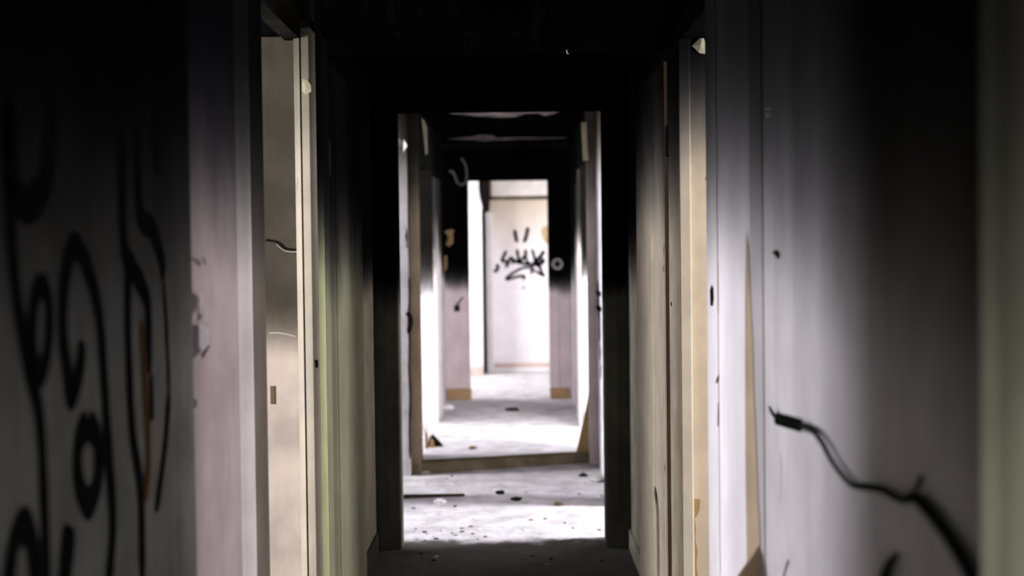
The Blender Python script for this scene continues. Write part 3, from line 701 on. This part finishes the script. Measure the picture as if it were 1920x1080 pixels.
# chunks and crumbs on the floor
def chunk(r, seed, sq=.6):
    b = MB(); bmesh.ops.create_icosphere(b.bm, subdivisions=2, radius=r)
    for v in b.bm.verts:
        k = 1+.45*mnoise.noise(v.co/r*1.3+Vector((seed*3.1, seed, 0)))
        v.co = Vector((v.co.x*k*1.25, v.co.y*k, max(v.co.z*k*sq, -r*sq*.55)))
    lo = min(v.co.z for v in b.bm.verts)
    for v in b.bm.verts: v.co.z -= lo+.001
    return b
for i, (x, y, r, mt, lb) in enumerate([
    (938, 926, .022, M_coal, 'left one of two black lumps in the middle of the floor past the first doorway'),
    (968, 938, .024, M_coal, 'right one of two black lumps in the middle of the floor past the first doorway'),
    (1048, 947, .018, M_rawdark, 'small brown lump on the floor right of the two black lumps'),
    (1121, 903, .04, M_crumb, 'grey rubble lump by the right wall past the first doorway'),
    (1093, 893, .022, M_coal, 'dark lump on the floor left of the grey rubble lump'),
    (1124, 931, .016, M_crumbw, 'white plaster bit close to the right wall past the first doorway'),
    (824, 944, .028, M_crumbw, 'white plaster lump on the floor by the left wall past the first doorway'),
    (797, 888, .026, M_crumbw, 'white plaster lump in front of the left end of the sill'),
    (960, 770, .05, M_dark, 'flat dark scrap on the floor just before the far doorway'),
    (838, 767, .05, M_crumbw, 'white plaster heap beside the white casing at the far left'),
    (886, 842, .024, M_rawdark, 'small brown lump on the bright floor behind the sill'),
    (1050, 742, .05, M_bb, 'orange lump at the foot of the far right baseboard')]):
    q = onZ(x, y, 0)
    o = chunk(r, i+1, .35 if 'flat' in lb else .6).obj('rubble_chunk', mt); o.location = (q.x, q.y, 0.0)
    tag(o, lb, 'rubble')
bases = [chunk(.012, 20+k).obj('plaster_crumb', mt) for k, mt in enumerate((M_crumb, M_crumbw, M_coal, M_crumbw, M_rawdark))]
LBL = {0: 'small grey plaster crumb scattered on the corridor floor', 1: 'small white plaster crumb scattered on the corridor floor', 2: 'small black char crumb scattered on the corridor floor', 3: 'small white plaster crumb scattered on the corridor floor', 4: 'small brown crumb scattered on the corridor floor'}
GRP = {0: 'grey floor crumbs', 1: 'white floor crumbs', 2: 'black floor crumbs', 3: 'white floor crumbs', 4: 'brown floor crumbs'}
spots = []
def clear(x, y):
    return all((x-a)**2+(y-b_)**2 > .05**2 for a, b_ in spots)
zones = [(26, XL+.05, -.1, 6.62, 6.95), (14, XL+.05, XR-.05, 6.62, 7.2), (16, XL+.05, XR-.08, 7.4, 8.5), (12, XL+.05, -.3, 8.2, 8.6), (8, -.3, XR-.08, 9.3, 12.4), (10, -.5, .4, 6.05, 6.4)]
cnt = 0
for nn, xa_, xb_, ya_, yb_ in zones:
    k = 0; tries = 0
    while k < nn and tries < 500:
        tries += 1
        x, y = random.uniform(xa_, xb_), random.uniform(ya_, yb_)
        if not clear(x, y): continue
        spots.append((x, y)); k += 1
        i = random.choice((0, 0, 1, 2, 2, 3, 4)); src = bases[i]
        if cnt < 5: i = cnt; src = bases[i]; o = src
        else: o = src.copy(); COL.objects.link(o)
        cnt += 1
        o.location = (x, y, 0); o.rotation_euler.z = random.uniform(0, 6.28)
        s = random.uniform(.25, .95); o.scale = (s, s, s*.6)
        tag(o, LBL[i], 'crumb', GRP[i])

# a small hook screwed into the transom beam
q = onY(1063, 97, 4.785)
b = MB(); b.tube(spline([q+Vector((0, .015, .006)), q+Vector((0, -.008, .004)), q+Vector((0, -.012, -.006)), q+Vector((.006, -.010, -.008))], 5), .0022, 6)
b.obj('hook', plain('pale_metal', (.7, .7, .68), .4), beam, smooth=True)

# ------------------------------------------------------------------ daylight, plus two added lamps in the partitions
W = bpy.data.worlds.new('sky'); S.world = W; W.use_nodes = True
W.node_tree.nodes['Background'].inputs[0].default_value = (.75, .82, 1, 1)
W.node_tree.nodes['Background'].inputs[1].default_value = .4
def window_and_added_light(name, side, y, w, power, z=1.45, h=1.35, col=(1, .965, 1.0), tgt=None, x=None, ahead=False):
    l = bpy.data.lights.new(name, 'AREA'); l.shape = 'RECTANGLE'; l.size = w; l.size_y = h; l.energy = power; l.color = col
    o = bpy.data.objects.new(name, l); COL.objects.link(o)
    xx = x if x is not None else (-3.56 if side < 0 else 3.36)
    o.location = (xx, y, z)
    d = Vector(tgt) - o.location if tgt else Vector((0, 1, 0)) if ahead else Vector((-side, 0, 0))
    o.rotation_euler = d.to_track_quat('-Z', 'Y').to_euler()
    return o
LIGHTS = [
 (-1, 7.05, 1.0, 660, dict(col=(.975, .96, 1.0))),
 (-1, 5.4, 1.5, 310, dict(col=(.975, .955, 1.0))),
 (-1, 1.2, 1.95, 360, dict(col=(1, .975, .95))),
 (1, 5.9, 1.0, 168, {}),
 (1, 2.2, .95, 235, dict(col=(1, .975, .96))),
 (1, 7.17, .8, 550, dict(tgt=(0, 7.1, .3), col=(.975, .96, 1.0))),
 (-1, 8.3, .6, 270, dict(tgt=(-.3, 8.3, .3), col=(.975, .96, 1.0))),
 (-1, 10.1, 1.9, 235, dict(tgt=(0, 11.0, .5), col=(.98, .955, 1.0))),
 (1, 10.1, 1.9, 335, dict(tgt=(0, 11.0, .5), col=(.98, .955, 1.0))),
 (-1, 14.35, 1.85, 225, dict(x=-2.56, col=(.98, .965, 1.0), tgt=(.6, 16, 1.35))),
 (1, 14.25, 1.45, 70, dict(x=2.26, col=(.98, .965, 1.0), tgt=(-.5, 16, 1.3))),
 (0, -1.5, .8, 24, dict(back=True, col=(.97, 1.0, .90))),
 (-1, 8.84, 1.25, 90, dict(x=-1.62, h=1.15, ahead=True)),  # added lamp in a made-up partition opening, brightens the far cross wall
 (1, 8.55, 1.05, 210, dict(x=1.52, h=1.15, ahead=True)),  # added lamp on the right, also to front-light the far cross wall
]
for sd, y, w, pw, kw in LIGHTS:
    kw = dict(kw)
    if kw.pop('back', None):
        o = window_and_added_light('doorway_daylight', -1, y, w, pw, z=1.0, h=1.9, tgt=(-.05, 5, 1.0), x=-.05, **kw)
    else:
        o = window_and_added_light('window_and_added_daylight', sd, y, w, pw, **kw)
